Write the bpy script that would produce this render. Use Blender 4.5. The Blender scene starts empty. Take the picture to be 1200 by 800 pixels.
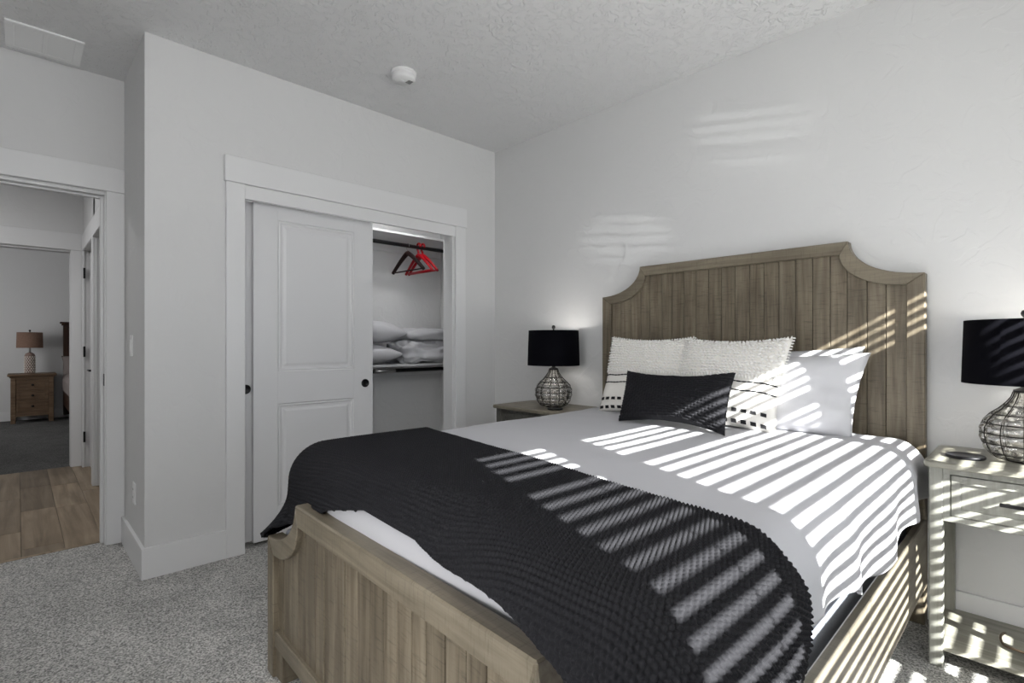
import bpy, bmesh, math, random
from mathutils import Vector, Matrix, noise
C = bpy.context.scene.collection
S = bpy.context.scene
R = math.radians
PI = math.pi
random.seed(7)

# ------------------------------------------------------------------ camera
CAMZ = 1.18
cam = bpy.data.cameras.new('camera')
cam.sensor_width = 36; cam.lens = 18.06
cam.shift_y = 2/1200
cam.clip_start = .02
co = bpy.data.objects.new('camera', cam); C.objects.link(co)
co.location = (0, 0, CAMZ)
co.rotation_euler = (R(90), 0, R(46.07-90))
S.camera = co
# ------------------------------------------------------------------ world, sun, exposure
S.view_settings.view_transform = 'Standard'
S.view_settings.look = 'None'
S.view_settings.gamma = 1
S.view_settings.use_curve_mapping = False
S.view_settings.exposure = -0.07
S.cycles.use_denoising = True
S.cycles.max_bounces = 10
S.cycles.diffuse_bounces = 6
S.cycles.transparent_max_bounces = 16
S.cycles.sample_clamp_indirect = 6
w = bpy.data.worlds.new('World'); S.world = w; w.use_nodes = True
bg = w.node_tree.nodes['Background']
bg.inputs[0].default_value = (.80, .87, 1, 1); bg.inputs[1].default_value = 1.6
sd = bpy.data.lights.new('sun', 'SUN'); sd.energy = 48; sd.angle = R(.45); sd.color = (1, .985, .95)
so = bpy.data.objects.new('sun', sd); C.objects.link(so)
so.location = (-1.6, -4, 3.4)
so.rotation_euler = Vector((.4, 1, -.6)).to_track_quat('-Z', 'Y').to_euler()

def area(name, loc, direction, sx, sy, power, color=(1, 1, 1)):
    d = bpy.data.lights.new(name, 'AREA'); d.shape = 'RECTANGLE'; d.size = sx; d.size_y = sy
    d.energy = power; d.color = color
    o = bpy.data.objects.new(name, d); C.objects.link(o); o.location = loc
    o.rotation_euler = Vector(direction).to_track_quat('-Z', 'Z').to_euler()
    return o
area('window_daylight', (1.2, -.62, 1.5), (0, 1, .12), 2.2, 1.2, .6, (.97, .985, 1))
area('high_fill', (-.35, -.6, 2.25), (-.12, 1, .34), 1.8, .7, 33)  # added soft fill towards the closet wall and ceiling, no window up here
cs = area('camera_side_fill', (-1.2, .6, .85), (1, .12, -.30), 1.3, .9, 11); cs.data.spread = R(85)  # added fill beside the camera to lift the footboard, not a window
area('room_overhead_fill', (.1, .9, 2.70), (0, 0, -1), .9, .9, 5)  # unseen overhead fill for the room, no fixture modelled
area('hall_fill', (-.75, 5.2, 2.70), (0, 0, -1), .5, .5, 17)  # invented lamp that brightens the hall from out of view
area('far_room_fill', (-1.6, 9.0, 1.5), (1, .3, 0), 1.6, 1.5, 26)  # added side fill for the far bedroom, no window there
area('closet_fill', (1.9, 3.262, 2.30), (0, .7, -1), .9, .12, 7)  # hidden fill above the sliding doors, brightens the closet interior
def glint(loc, target, power, cone):
    """sunlight glancing up off something low outside, through the blinds onto the headboard wall"""
    d = bpy.data.lights.new('outdoor_glint', 'SPOT'); d.energy = power; d.spot_size = R(cone); d.spot_blend = .5; d.shadow_soft_size = .018
    o = bpy.data.objects.new('outdoor_glint', d); C.objects.link(o); o.location = loc
    o.rotation_euler = (Vector(target)-Vector(loc)).to_track_quat('-Z', 'Y').to_euler()
glint((-2.5, -5.3, 1.08), (2.82, 1.02, 2.33), 760, 4.0)
glint((-2.2, -5.8, .90), (2.82, 1.89, 1.86), 900, 2.5)

# ------------------------------------------------------------------ materials
def mat(name, col, rough=.6, metal=0, spec=.5, sheen=0, bump=None, var=None, trans=0, coords='Object'):
    """bump=(kind, scale, strength, distance), var=(scale, colour2, factor)"""
    m = bpy.data.materials.new(name); m.use_nodes = True
    nt = m.node_tree; b = nt.nodes['Principled BSDF']
    b.inputs['Base Color'].default_value = (*col, 1)
    b.inputs['Roughness'].default_value = rough
    b.inputs['Metallic'].default_value = metal
    b.inputs['Specular IOR Level'].default_value = spec
    b.inputs['Sheen Weight'].default_value = sheen
    tc = nt.nodes.new('ShaderNodeTexCoord')
    if var:
        n = nt.nodes.new('ShaderNodeTexNoise'); n.inputs['Scale'].default_value = var[0]; n.inputs['Detail'].default_value = 5
        nt.links.new(tc.outputs[coords], n.inputs['Vector'])
        r = nt.nodes.new('ShaderNodeValToRGB')
        r.color_ramp.elements[0].position = .5-var[2]; r.color_ramp.elements[0].color = (*col, 1)
        r.color_ramp.elements[1].position = .5+var[2]; r.color_ramp.elements[1].color = (*var[1], 1)
        nt.links.new(n.outputs['Fac'], r.inputs[0]); nt.links.new(r.outputs[0], b.inputs['Base Color'])
    if bump:
        kind, sc, st, dist = bump
        if kind == 'noise':
            n = nt.nodes.new('ShaderNodeTexNoise'); n.inputs['Scale'].default_value = sc; n.inputs['Detail'].default_value = 4
            out = n.outputs['Fac']
        elif kind == 'voronoi':
            n = nt.nodes.new('ShaderNodeTexVoronoi'); n.inputs['Scale'].default_value = sc; out = n.outputs['Distance']
        elif kind == 'knock':      # knockdown plaster: flattened splats
            n = nt.nodes.new('ShaderNodeTexNoise'); n.inputs['Scale'].default_value = sc; n.inputs['Detail'].default_value = 3; n.inputs['Distortion'].default_value = 1.4
            r2 = nt.nodes.new('ShaderNodeValToRGB'); r2.color_ramp.elements[0].position = .50; r2.color_ramp.elements[1].position = .60
            nt.links.new(n.outputs['Fac'], r2.inputs[0]); out = r2.outputs[0]
        elif kind == 'wave':
            n = nt.nodes.new('ShaderNodeTexWave'); n.inputs['Scale'].default_value = sc; n.inputs['Distortion'].default_value = .6; out = n.outputs['Fac']
        nt.links.new(tc.outputs[coords], n.inputs['Vector'])
        bp = nt.nodes.new('ShaderNodeBump'); bp.inputs['Strength'].default_value = st; bp.inputs['Distance'].default_value = dist
        nt.links.new(out, bp.inputs['Height']); nt.links.new(bp.outputs[0], b.inputs['Normal'])
    return m

def wood(name, dark, mid, light, axis='Z', sc=1.0, rough=.5, saw=.35, jitter=.35, worn=0.):
    """grain stretched along an axis, faint saw marks across it, tone varied per board"""
    m = bpy.data.materials.new(name); m.use_nodes = True
    nt = m.node_tree; N = nt.nodes; L = nt.links; b = N['Principled BSDF']
    tc = N.new('ShaderNodeTexCoord'); oi = N.new('ShaderNodeObjectInfo')
    add = N.new('ShaderNodeVectorMath'); add.operation = 'ADD'
    mul = N.new('ShaderNodeVectorMath'); mul.operation = 'SCALE'; mul.inputs[0].default_value = (7, 11, 5)
    L.new(oi.outputs['Random'], mul.inputs['Scale']); L.new(tc.outputs['Object'], add.inputs[0]); L.new(mul.outputs[0], add.inputs[1])
    mp = N.new('ShaderNodeMapping'); s = [38*sc]*3; s['XYZ'.index(axis)] = 2.2*sc
    mp.inputs['Scale'].default_value = s
    L.new(add.outputs[0], mp.inputs[0])
    n = N.new('ShaderNodeTexNoise'); n.inputs['Scale'].default_value = 1; n.inputs['Detail'].default_value = 7; n.inputs['Roughness'].default_value = .62; n.inputs['Distortion'].default_value = .5
    L.new(mp.outputs[0], n.inputs['Vector'])
    r = N.new('ShaderNodeValToRGB'); e = r.color_ramp.elements
    e[0].position = .28; e[0].color = (*dark, 1); e[1].position = .74; e[1].color = (*light, 1)
    q = e.new(.5); q.color = (*mid, 1)
    L.new(n.outputs['Fac'], r.inputs[0])
    # broad blotches
    n2 = N.new('ShaderNodeTexNoise'); n2.inputs['Scale'].default_value = 5*sc; n2.inputs['Detail'].default_value = 3
    L.new(add.outputs[0], n2.inputs['Vector'])
    # saw marks
    mp2 = N.new('ShaderNodeMapping'); s2 = [16.*sc]*3; s2['XYZ'.index(axis)] = 170*sc; mp2.inputs['Scale'].default_value = s2
    L.new(add.outputs[0], mp2.inputs[0])
    n3 = N.new('ShaderNodeTexNoise'); n3.inputs['Scale'].default_value = 1.; n3.inputs['Detail'].default_value = 3
    L.new(mp2.outputs[0], n3.inputs['Vector'])
    r3 = N.new('ShaderNodeValToRGB'); r3.color_ramp.elements[0].position = .30; r3.color_ramp.elements[0].color = (1-saw*1.5,)*3+(1,); r3.color_ramp.elements[1].position = .44
    L.new(n3.outputs['Fac'], r3.inputs[0])
    # per-board tone
    mr = N.new('ShaderNodeMapRange'); mr.inputs['To Min'].default_value = 1-jitter/2; mr.inputs['To Max'].default_value = 1+jitter/2
    L.new(oi.outputs['Random'], mr.inputs[0])
    mr2 = N.new('ShaderNodeMapRange'); mr2.inputs['From Min'].default_value = .3; mr2.inputs['From Max'].default_value = .7; mr2.inputs['To Min'].default_value = .82; mr2.inputs['To Max'].default_value = 1.15
    L.new(n2.outputs['Fac'], mr2.inputs[0])
    mm = N.new('ShaderNodeMath'); mm.operation = 'MULTIPLY'; L.new(mr.outputs[0], mm.inputs[0]); L.new(mr2.outputs[0], mm.inputs[1])
    sv = N.new('ShaderNodeVectorMath'); sv.operation = 'SCALE'; L.new(r.outputs[0], sv.inputs[0]); L.new(mm.outputs[0], sv.inputs['Scale'])
    mv = N.new('ShaderNodeVectorMath'); mv.operation = 'MULTIPLY'; L.new(sv.outputs[0], mv.inputs[0]); L.new(r3.outputs[0], mv.inputs[1])
    L.new(mv.outputs[0], b.inputs['Base Color'])
    b.inputs['Roughness'].default_value = rough; b.inputs['Specular IOR Level'].default_value = .35
    ad = N.new('ShaderNodeMath'); ad.operation = 'ADD'; L.new(n.outputs['Fac'], ad.inputs[0]); L.new(n3.outputs['Fac'], ad.inputs[1])
    bp = N.new('ShaderNodeBump'); bp.inputs['Strength'].default_value = .25; bp.inputs['Distance'].default_value = .0015
    L.new(ad.outputs[0], bp.inputs['Height']); L.new(bp.outputs[0], b.inputs['Normal'])
    return m

def glassy(name, tint, amount, rough=.05, bump=None):
    """thin clear glass: see-through with mirror glints"""
    m = bpy.data.materials.new(name); m.use_nodes = True
    nt = m.node_tree; N = nt.nodes; L = nt.links
    for n in list(N):
        if n.type != 'OUTPUT_MATERIAL': N.remove(n)
    out = [n for n in N if n.type == 'OUTPUT_MATERIAL'][0]
    t = N.new('ShaderNodeBsdfTransparent'); t.inputs[0].default_value = (*tint, 1)
    g = N.new('ShaderNodeBsdfGlossy'); g.inputs['Roughness'].default_value = rough
    fr = N.new('ShaderNodeFresnel'); fr.inputs[0].default_value = 1.5
    ad = N.new('ShaderNodeMath'); ad.operation = 'MULTIPLY_ADD'; ad.inputs[1].default_value = .9; ad.inputs[2].default_value = amount
    L.new(fr.outputs[0], ad.inputs[0])
    mx = N.new('ShaderNodeMixShader'); L.new(ad.outputs[0], mx.inputs[0]); L.new(t.outputs[0], mx.inputs[1]); L.new(g.outputs[0], mx.inputs[2])
    if bump:
        tc = N.new('ShaderNodeTexCoord'); n = N.new('ShaderNodeTexNoise'); n.inputs['Scale'].default_value = bump[0]
        L.new(tc.outputs['Object'], n.inputs['Vector'])
        bp = N.new('ShaderNodeBump'); bp.inputs['Strength'].default_value = bump[1]; bp.inputs['Distance'].default_value = .01
        L.new(n.outputs['Fac'], bp.inputs['Height']); L.new(bp.outputs[0], g.inputs['Normal']); L.new(bp.outputs[0], fr.inputs['Normal'])
    L.new(mx.outputs[0], out.inputs[0])
    return m

M = {}
M['wall'] = mat('wall_paint', (.645, .645, .645), .55, spec=.3, bump=('knock', 9, .35, .002))
M['ceiling'] = mat('ceiling_plaster', (.76, .76, .765), .75, spec=.2, bump=('knock', 22, .8, .0045))
M['trim'] = mat('trim_paint', (.71, .71, .715), .35, spec=.45, bump=('noise', 30, .05, .001))
M['door'] = mat('door_paint', (.69, .69, .70), .38, spec=.45, bump=('noise', 60, .06, .0006))
M['plastic'] = mat('white_plastic', (.80, .80, .80), .35, bump=('noise', 80, .02, .0005))
M['slot'] = mat('dark_slot', (.05, .05, .05), .6, bump=('noise', 50, .05, .0005))
M['louver'] = mat('vent_enamel', (.86, .86, .86), .45, bump=('noise', 50, .05, .0005))
M['black_metal'] = mat('black_metal', (.012, .012, .013), .38, .6, bump=('noise', 90, .05, .0005))
M['steel'] = mat('brushed_steel', (.42, .42, .42), .3, 1, bump=('noise', 200, .05, .0003))
M['hanger_wood'] = mat('dark_hanger_wood', (.014, .006, .006), .6, spec=.15, var=(30, (.022, .010, .009), .2))
M['red'] = mat('red_plastic', (.33, .002, .008), .4, spec=.3, bump=('noise', 40, .05, .0005))
M['bedding'] = mat('white_cotton', (.47, .47, .495), .85, spec=.15, sheen=.1, bump=('noise', 160, .12, .001))
M['pillowcase'] = mat('pillowcase_cotton', (.54, .54, .56), .8, spec=.15, bump=('noise', 14, .3, .006))
M['ivory'] = mat('ivory_cotton', (.74, .72, .68), .85, spec=.15, bump=('noise', 250, .4, .001))
M['tuft'] = mat('tufted_cotton', (.80, .79, .77), .9, spec=.1, bump=('noise', 300, .6, .002))
M['blackyarn'] = mat('black_yarn', (.012, .012, .014), .8, spec=.3, bump=('noise', 300, .5, .001))
M['knit'] = mat('black_knit', (.0142, .0142, .0165), .75, spec=.10, sheen=.02, bump=('noise', 500, .5, .0012))
M['box'] = mat('grey_blue_ticking', (.27, .29, .335), .9, spec=.1, bump=('noise', 400, .6, .001), var=(300, (.38, .40, .45), .2))
M['mattress'] = mat('mattress_fabric', (.7, .7, .7), .9, bump=('noise', 200, .3, .001))
M['bedwood'] = wood('taupe_wood', (.075, .058, .038), (.150, .124, .087), (.222, .189, .138), 'Z', jitter=.16, rough=.45, saw=.2)
M['bedwood_h'] = wood('taupe_wood_rail', (.10, .082, .056), (.170, .144, .104), (.23, .200, .150), 'Y', jitter=.06, rough=.42, saw=.15)
M['bedwood_x'] = wood('taupe_wood_side', (.12, .103, .077), (.200, .177, .138), (.26, .235, .19), 'X', jitter=.06, rough=.40, saw=.12)
M['stand'] = wood('grey_green_stand', (.20, .20, .175), (.27, .27, .24), (.33, .33, .30), 'Z', jitter=.04, rough=.42, saw=.0)
M['stand_top'] = wood('grey_stand_top', (.16, .155, .125), (.27, .262, .22), (.36, .35, .31), 'Y', jitter=.04, rough=.36, saw=.0)
M['stand_l'] = wood('taupe_stand', (.10, .088, .066), (.19, .168, .13), (.26, .235, .185), 'Y', jitter=.04, rough=.42, saw=.15)
M['stand_body'] = wood('dark_stand_body', (.07, .068, .058), (.10, .098, .085), (.14, .135, .12), 'Z', jitter=.04, saw=.05)
M['farwood'] = wood('brown_wood', (.075, .045, .026), (.145, .092, .055), (.21, .142, .09), 'X', jitter=.1, saw=.05)
M['fardark'] = wood('dark_brown_wood', (.012, .004, .002), (.03, .011, .005), (.05, .02, .01), 'Z', jitter=.1, saw=.05)
M['farshade'] = mat('brown_linen', (.17, .100, .072), .9, var=(60, (.21, .13, .095), .2), bump=('noise', 200, .3, .001))
M['farlamp'] = mat('pink_brown_ceramic', (.19, .125, .105), .5, var=(50, (.28, .20, .17), .15))
M['farpillow'] = mat('grey_brown_bedding', (.20, .17, .16), .9, bump=('noise', 9, .4, .02))
M['shade'] = mat('black_shade_fabric', (.0025, .0025, .0042), .85, spec=.06, bump=('noise', 400, .3, .0006))
M['lining'] = mat('white_shade_lining', (.85, .83, .78), .8, bump=('noise', 400, .2, .0005))
M['wire'] = mat('dark_wire', (.02, .018, .016), .5, .7, bump=('noise', 100, .1, .0005))
M['coaster'] = mat('black_coaster', (.010, .010, .012), .38, spec=.25, bump=('noise', 200, .1, .0004))
M['glass'] = glassy('lamp_glass', (.95, .93, .90), .22, .12, (30, .6))
M['pane'] = glassy('window_glass', (.97, .98, .98), .02, .0)
M['bulb'] = mat('frosted_bulb', (.9, .9, .88), .4, bump=('noise', 20, .02, .001))
M['blind'] = mat('white_blind', (.78, .78, .77), .5, bump=('noise', 40, .05, .001))
M['cord'] = mat('bronze_cord', (.12, .085, .06), .35, .5, bump=('noise', 100, .1, .0005))

def carpet(name, c1, c2, sc=1.0):
    m = bpy.data.materials.new(name); m.use_nodes = True
    nt = m.node_tree; N = nt.nodes; L = nt.links; b = N['Principled BSDF']
    tc = N.new('ShaderNodeTexCoord')
    v = N.new('ShaderNodeTexNoise'); v.inputs['Scale'].default_value = 165*sc; v.inputs['Detail'].default_value = 2
    n = N.new('ShaderNodeTexNoise'); n.inputs['Scale'].default_value = 3.5; n.inputs['Detail'].default_value = 3; n.inputs['Distortion'].default_value = .8
    L.new(tc.outputs['Object'], v.inputs['Vector']); L.new(tc.outputs['Object'], n.inputs['Vector'])
    r = N.new('ShaderNodeValToRGB'); r.color_ramp.elements[0].position = .36; r.color_ramp.elements[1].position = .64
    r.color_ramp.elements[0].color = (*c1, 1); r.color_ramp.elements[1].color = (*c2, 1)
    L.new(v.outputs['Fac'], r.inputs[0])
    mr = N.new('ShaderNodeMapRange'); mr.inputs['From Min'].default_value = .3; mr.inputs['From Max'].default_value = .7
    mr.inputs['To Min'].default_value = .86; mr.inputs['To Max'].default_value = 1.1; L.new(n.outputs['Fac'], mr.inputs[0])
    sv = N.new('ShaderNodeVectorMath'); sv.operation = 'SCALE'; L.new(r.outputs[0], sv.inputs[0]); L.new(mr.outputs[0], sv.inputs['Scale'])
    L.new(sv.outputs[0], b.inputs['Base Color']); b.inputs['Roughness'].default_value = .95; b.inputs['Specular IOR Level'].default_value = .1
    bp = N.new('ShaderNodeBump'); bp.inputs['Strength'].default_value = .9; bp.inputs['Distance'].default_value = .006
    L.new(v.outputs['Fac'], bp.inputs['Height']); L.new(bp.outputs[0], b.inputs['Normal'])
    return m
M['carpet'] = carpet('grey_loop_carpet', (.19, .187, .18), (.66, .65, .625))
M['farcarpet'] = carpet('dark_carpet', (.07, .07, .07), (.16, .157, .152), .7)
M['oak'] = wood('oak_floor', (.12, .088, .056), (.225, .17, .115), (.33, .262, .185), 'Y', sc=.45, jitter=.75, rough=.45, saw=.0)

# ------------------------------------------------------------------ mesh helpers
def bx(bm, x0, x1, y0, y1, z0, z1, bev=.002, seg=1):
    t = bmesh.new()
    bmesh.ops.create_cube(t, size=1)
    for v in t.verts:
        v.co = Vector((x0+(v.co.x+.5)*(x1-x0), y0+(v.co.y+.5)*(y1-y0), z0+(v.co.z+.5)*(z1-z0)))
    if bev: bmesh.ops.bevel(t, geom=list(t.edges), offset=min(bev, .45*min(abs(x1-x0), abs(y1-y0), abs(z1-z0))), segments=seg, affect='EDGES', profile=.5)
    join(bm, t)
def join(bm, t, M4=None):
    if M4 is not None: bmesh.ops.transform(t, matrix=M4, verts=t.verts)
    me = bpy.data.meshes.new('tmp'); t.to_mesh(me); t.free(); bm.from_mesh(me); bpy.data.meshes.remove(me)
def prism(bm, pts, axis, a, b, bev=0):
    """extrude a 2D outline along axis ('X': pts are (y,z); 'Y': (x,z); 'Z': (x,y))"""
    f = {'X': lambda p, t: (t, p[0], p[1]), 'Y': lambda p, t: (p[0], t, p[1]), 'Z': lambda p, t: (p[0], p[1], t)}[axis]
    t = bmesh.new()
    va = [t.verts.new(f(p, a)) for p in pts]; vb = [t.verts.new(f(p, b)) for p in pts]
    t.faces.new(va); t.faces.new(vb[::-1])
    for i in range(len(pts)):
        j = (i+1) % len(pts); t.faces.new((va[j], va[i], vb[i], vb[j]))
    bmesh.ops.recalc_face_normals(t, faces=t.faces)
    if bev: bmesh.ops.bevel(t, geom=list(t.edges), offset=bev, segments=1, affect='EDGES', profile=.5, clamp_overlap=True)
    join(bm, t)
def lathe(bm, prof, n=32, cx=0, cy=0, cz=0, mod=None, caps=False):
    rows = []
    for k, (r, z) in enumerate(prof):
        row = []
        for i in range(n):
            a = 2*PI*i/n; rr = r*(mod(a, k) if mod else 1)
            row.append(bm.verts.new((cx+rr*math.cos(a), cy+rr*math.sin(a), cz+z)))
        rows.append(row)
    for k in range(len(rows)-1):
        for i in range(n):
            j = (i+1) % n; f = bm.faces.new((rows[k][i], rows[k][j], rows[k+1][j], rows[k+1][i])); f.smooth = True
    if caps:
        bm.faces.new(rows[0][::-1]); bm.faces.new(rows[-1])
def tube(bm, pts, r, n=8, closed=False):
    pts = [Vector(p) for p in pts]; m = len(pts); rows = []
    up = Vector((0, 0, 1)); prev = None
    for i, p in enumerate(pts):
        if closed: d = pts[(i+1) % m]-pts[i-1]
        else: d = pts[min(i+1, m-1)]-pts[max(i-1, 0)]
        d.normalize()
        if prev is None:
            a = d.cross(up if abs(d.z) < .9 else Vector((1, 0, 0))).normalized()
        else:
            a = (prev-d*prev.dot(d)).normalized()
        prev = a; b = d.cross(a); rr = r[i] if isinstance(r, (list, tuple)) else r
        rows.append([bm.verts.new(p+a*rr*math.cos(2*PI*k/n)+b*rr*math.sin(2*PI*k/n)) for k in range(n)])
    for i in range(m if closed else m-1):
        A, B = rows[i], rows[(i+1) % m]
        for k in range(n):
            f = bm.faces.new((A[k], A[(k+1) % n], B[(k+1) % n], B[k])); f.smooth = True
    if not closed: bm.faces.new(rows[0][::-1]); bm.faces.new(rows[-1])
def grid(bm, fn, nu, nv, smooth=True, wrap=False):
    rows = [[bm.verts.new(fn(i/nu, j/nv)) for j in range(nv+1)] for i in range(nu+1)]
    for i in range(nu):
        for j in range(nv):
            f = bm.faces.new((rows[i][j], rows[i+1][j], rows[i+1][j+1], rows[i][j+1])); f.smooth = smooth
    return rows

BASE = {}
def tag(o, label=None, cat=None, group=None, kind=None):
    if label: o['label'] = label
    if cat: o['category'] = cat
    if group: o['group'] = group
    if kind: o['kind'] = kind
    return o
def thing(name, label, cat, loc=(0, 0, 0), rz=0, group=None):
    o = bpy.data.objects.new(name, None); C.objects.link(o); o.location = loc; o.rotation_euler = (0, 0, rz)
    o.empty_display_size = .1
    BASE[o.name] = Vector(loc)
    return tag(o, label, cat, group)
def obj(name, bm, m, parent=None, world=True, label=None, recalc=True, rot=None):
    """link bm as one mesh object. world=True: its coordinates are world coordinates"""
    if recalc: bmesh.ops.recalc_face_normals(bm, faces=bm.faces)
    if parent is None and world:      # origin at the base centre
        xs = [v.co.x for v in bm.verts]; ys = [v.co.y for v in bm.verts]; zs = [v.co.z for v in bm.verts]
        base = Vector(((min(xs)+max(xs))/2, (min(ys)+max(ys))/2, min(zs)))
        bmesh.ops.translate(bm, vec=-base, verts=bm.verts)
    elif world:
        base = BASE[parent.name] if parent.name in BASE else Vector()
        bmesh.ops.translate(bm, vec=-base, verts=bm.verts)
    me = bpy.data.meshes.new(name); bm.to_mesh(me); bm.free(); me.materials.append(m)
    o = bpy.data.objects.new(name, me); C.objects.link(o)
    if parent is None:
        if world: o.location = base; BASE[o.name] = base
    else:
        o.parent = parent
        BASE[o.name] = BASE.get(parent.name, Vector())
    if label: o['label'] = label
    return o
def struct(name, bm, m, parent=None):
    o = obj(name, bm, m, parent)
    if parent is None: o['kind'] = 'structure'
    return o
def B(): return bmesh.new()
def box_obj(name, dims, m, parent=None, bev=.002, label=None, world=True):
    b = B(); bx(b, *dims, bev=bev); return obj(name, b, m, parent, world, label)
def copy_tree(o, parent=None):
    c = o.copy(); C.objects.link(c); c.parent = parent
    for ch in list(o.children): copy_tree(ch, c)
    return c

# ------------------------------------------------------------------ the room shell
XW, YC, XE, YD, H = 2.82, 3.13, .46, 3.815, 2.74     # headboard wall, closet wall, alcove side, doorway wall
XL, YW = -1.35, -.75
CW = .115
b = B(); bx(b, XL-.1, XW+.1, YW-.1, 3.90, -.10, 0, bev=0); floor = struct('floor', b, M['carpet'])
b = B(); bx(b, XL-.1, XW+.1, YW-.1, 3.93, H, H+.1, bev=0); ceil_o = struct('ceiling', b, M['ceiling'])
b = B(); bx(b, XW, XW+.1, YW-.1, 3.99, 0, H, bev=0); struct('wall_right', b, M['wall'])
b = B(); bx(b, XL-.1, XL, YW-.1, 6.6, 0, H, bev=0); struct('wall_left', b, M['wall'])
# closet wall with its opening (.925..2.384 x 2.07)
b = B()
bx(b, XE, .912, YC, YC+CW, 0, H, bev=0)
bx(b, 2.397, XW, YC, YC+CW, 0, H, bev=0)
bx(b, .912, 2.397, YC, YC+CW, 2.06, H, bev=0)
struct('wall_back', b, M['wall'])
b = B(); bx(b, XE, XE+.10, YC+CW, 3.93, 0, H, bev=0); struct('wall_alcove', b, M['wall'])
b = B(); bx(b, XE+.10, XW, 3.88, 3.98, 0, H, bev=0); struct('wall_closet', b, M['wall'])
# doorway wall, opening -.39...37 x 2.065
b = B()
bx(b, .382, XE, YD, 3.93, 0, H, bev=0)
bx(b, XL, -.40, YD, 3.93, 0, H, bev=0)
bx(b, -.40, .382, YD, 3.93, 2.06, H, bev=0)
struct('wall_doorway', b, M['wall'])
# window wall: one wide and two narrow openings. sun: d=(.4,1,-.6)
WZ0, WZ1 = .52, 2.142
WIN = [(.192, .567), (.752, 1.895), (1.95, 2.345)]
b = B()
xs = [XL]+[v for p in WIN for v in p]+[XW]
for i in range(0, len(xs), 2): bx(b, xs[i], xs[i+1], YW-.12, YW, 0, H, bev=0)
for p in WIN:
    bx(b, p[0], p[1], YW-.12, YW, 0, WZ0, bev=0); bx(b, p[0], p[1], YW-.12, YW, WZ1, H, bev=0)
struct('wall_front', b, M['wall'])
for i, p in enumerate(WIN):
    b = B(); y0, y1 = YW-.11, YW-.07
    bx(b, p[0], p[0]+.012, y0, y1, WZ0, WZ1); bx(b, p[1]-.012, p[1], y0, y1, WZ0, WZ1)
    bx(b, p[0], p[1], y0, y1, WZ0, WZ0+.03); bx(b, p[0], p[1], y0, y1, WZ1-.012, WZ1)
    dz = .046 if i == 2 else 0
    bx(b, p[0], p[1], y0, y1, 1.866+dz, 1.898+dz)
    wn = struct('window_%d' % (i+1), b, M['trim'])
    box_obj('pane', (p[0]+.012, p[1]-.012, YW-.092, YW-.088, WZ0+.03, 1.866+dz), M['pane'], wn, bev=0)
    box_obj('pane', (p[0]+.012, p[1]-.012, YW-.092, YW-.088, 1.898+dz, WZ1-.02), M['pane'], wn, bev=0)
    # slatted blind inside the reveal
    bl = thing('window_blind', ['white slatted blind in the narrow window nearest the doorway side', 'white slatted blind in the wide middle window', 'white slatted blind in the narrow window nearest the nightstand'][i], 'blind', ((p[0]+p[1])/2, YW-.03, WZ0))
    b = B(); n = 36
    for k in range(n):
        z = WZ0+.02+k*.0455
        if z > WZ1-.01: break
        t = bmesh.new(); bmesh.ops.create_cube(t, size=1)
        for v in t.verts: v.co = Vector((v.co.x*(p[1]-p[0]-.004), v.co.y*.049, v.co.z*.003))
        join(b, t, Matrix.Translation(((p[0]+p[1])/2, YW-.03, z)) @ Matrix.Rotation(R(-5), 4, 'X'))
    sl = obj('slats', b, M['blind'], bl); sl['kind'] = 'stuff'
    b = B()
    cords = [p[1]-.10] if p[1]-p[0] < .5 else [1.09, 1.32, 1.55]
    for cx in cords: tube(b, [(cx, YW-.006, WZ0+.02), (cx, YW-.006, WZ1)], .003, 5)
    obj('ladder_cord', b, M['blind'], bl)
    box_obj('head_rail', (p[0]+.003, p[1]-.003, YW-.055, YW-.005, 2.098 if i == 2 else 2.052, WZ1-.001), M['blind'], bl)
    box_obj('bottom_rail', (p[0]+.003, p[1]-.003, YW-.055, YW-.005, WZ0+.001, WZ0+.014), M['blind'], bl)

# baseboards
def baseboard(name, x0, x1, y0, y1, h=.155):
    b = B(); bx(b, x0, x1, y0, y1, 0, h, bev=.0012); return struct(name, b, M['trim'])
T = .016
baseboard('baseboard_right', XW-T, XW, YW, YC-T)
baseboard('baseboard_left', XL, XL+T, YW, YD)
baseboard('baseboard_front', XL+T, XW-T, YW, YW+T)
baseboard('baseboard_back', XE-T, .825, YC-T, YC)
baseboard('baseboard_corner', 2.50, XW-T, YC-T, YC)
baseboard('baseboard_alcove', XE-T, XE, YC-.0005, YD-.018)
# closet casing
CF = YC-.019
b = B(); bx(b, .825, .921, CF, YC, 0, 2.07); struct('trim_1', b, M['trim'])
b = B(); bx(b, 2.404, 2.50, CF, YC, 0, 2.07); struct('trim_2', b, M['trim'])
b = B(); bx(b, .817, 2.508, YC-.026, YC, 2.07, 2.215, bev=.003); struct('trim_3', b, M['trim'])
b = B(); bx(b, .912, .925, YC, YC+CW, 0, 2.06); bx(b, 2.384, 2.397, YC, YC+CW, 0, 2.06); bx(b, .925, 2.384, YC, YC+CW, 2.046, 2.06)
struct('trim_4', b, M['trim'])                       # jamb lining
b = B(); bx(b, .921, 2.404, YC-.012, YC+.012, 1.992, 2.0695, bev=.001); struct('trim_5', b, M['trim'])   # track fascia
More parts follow.
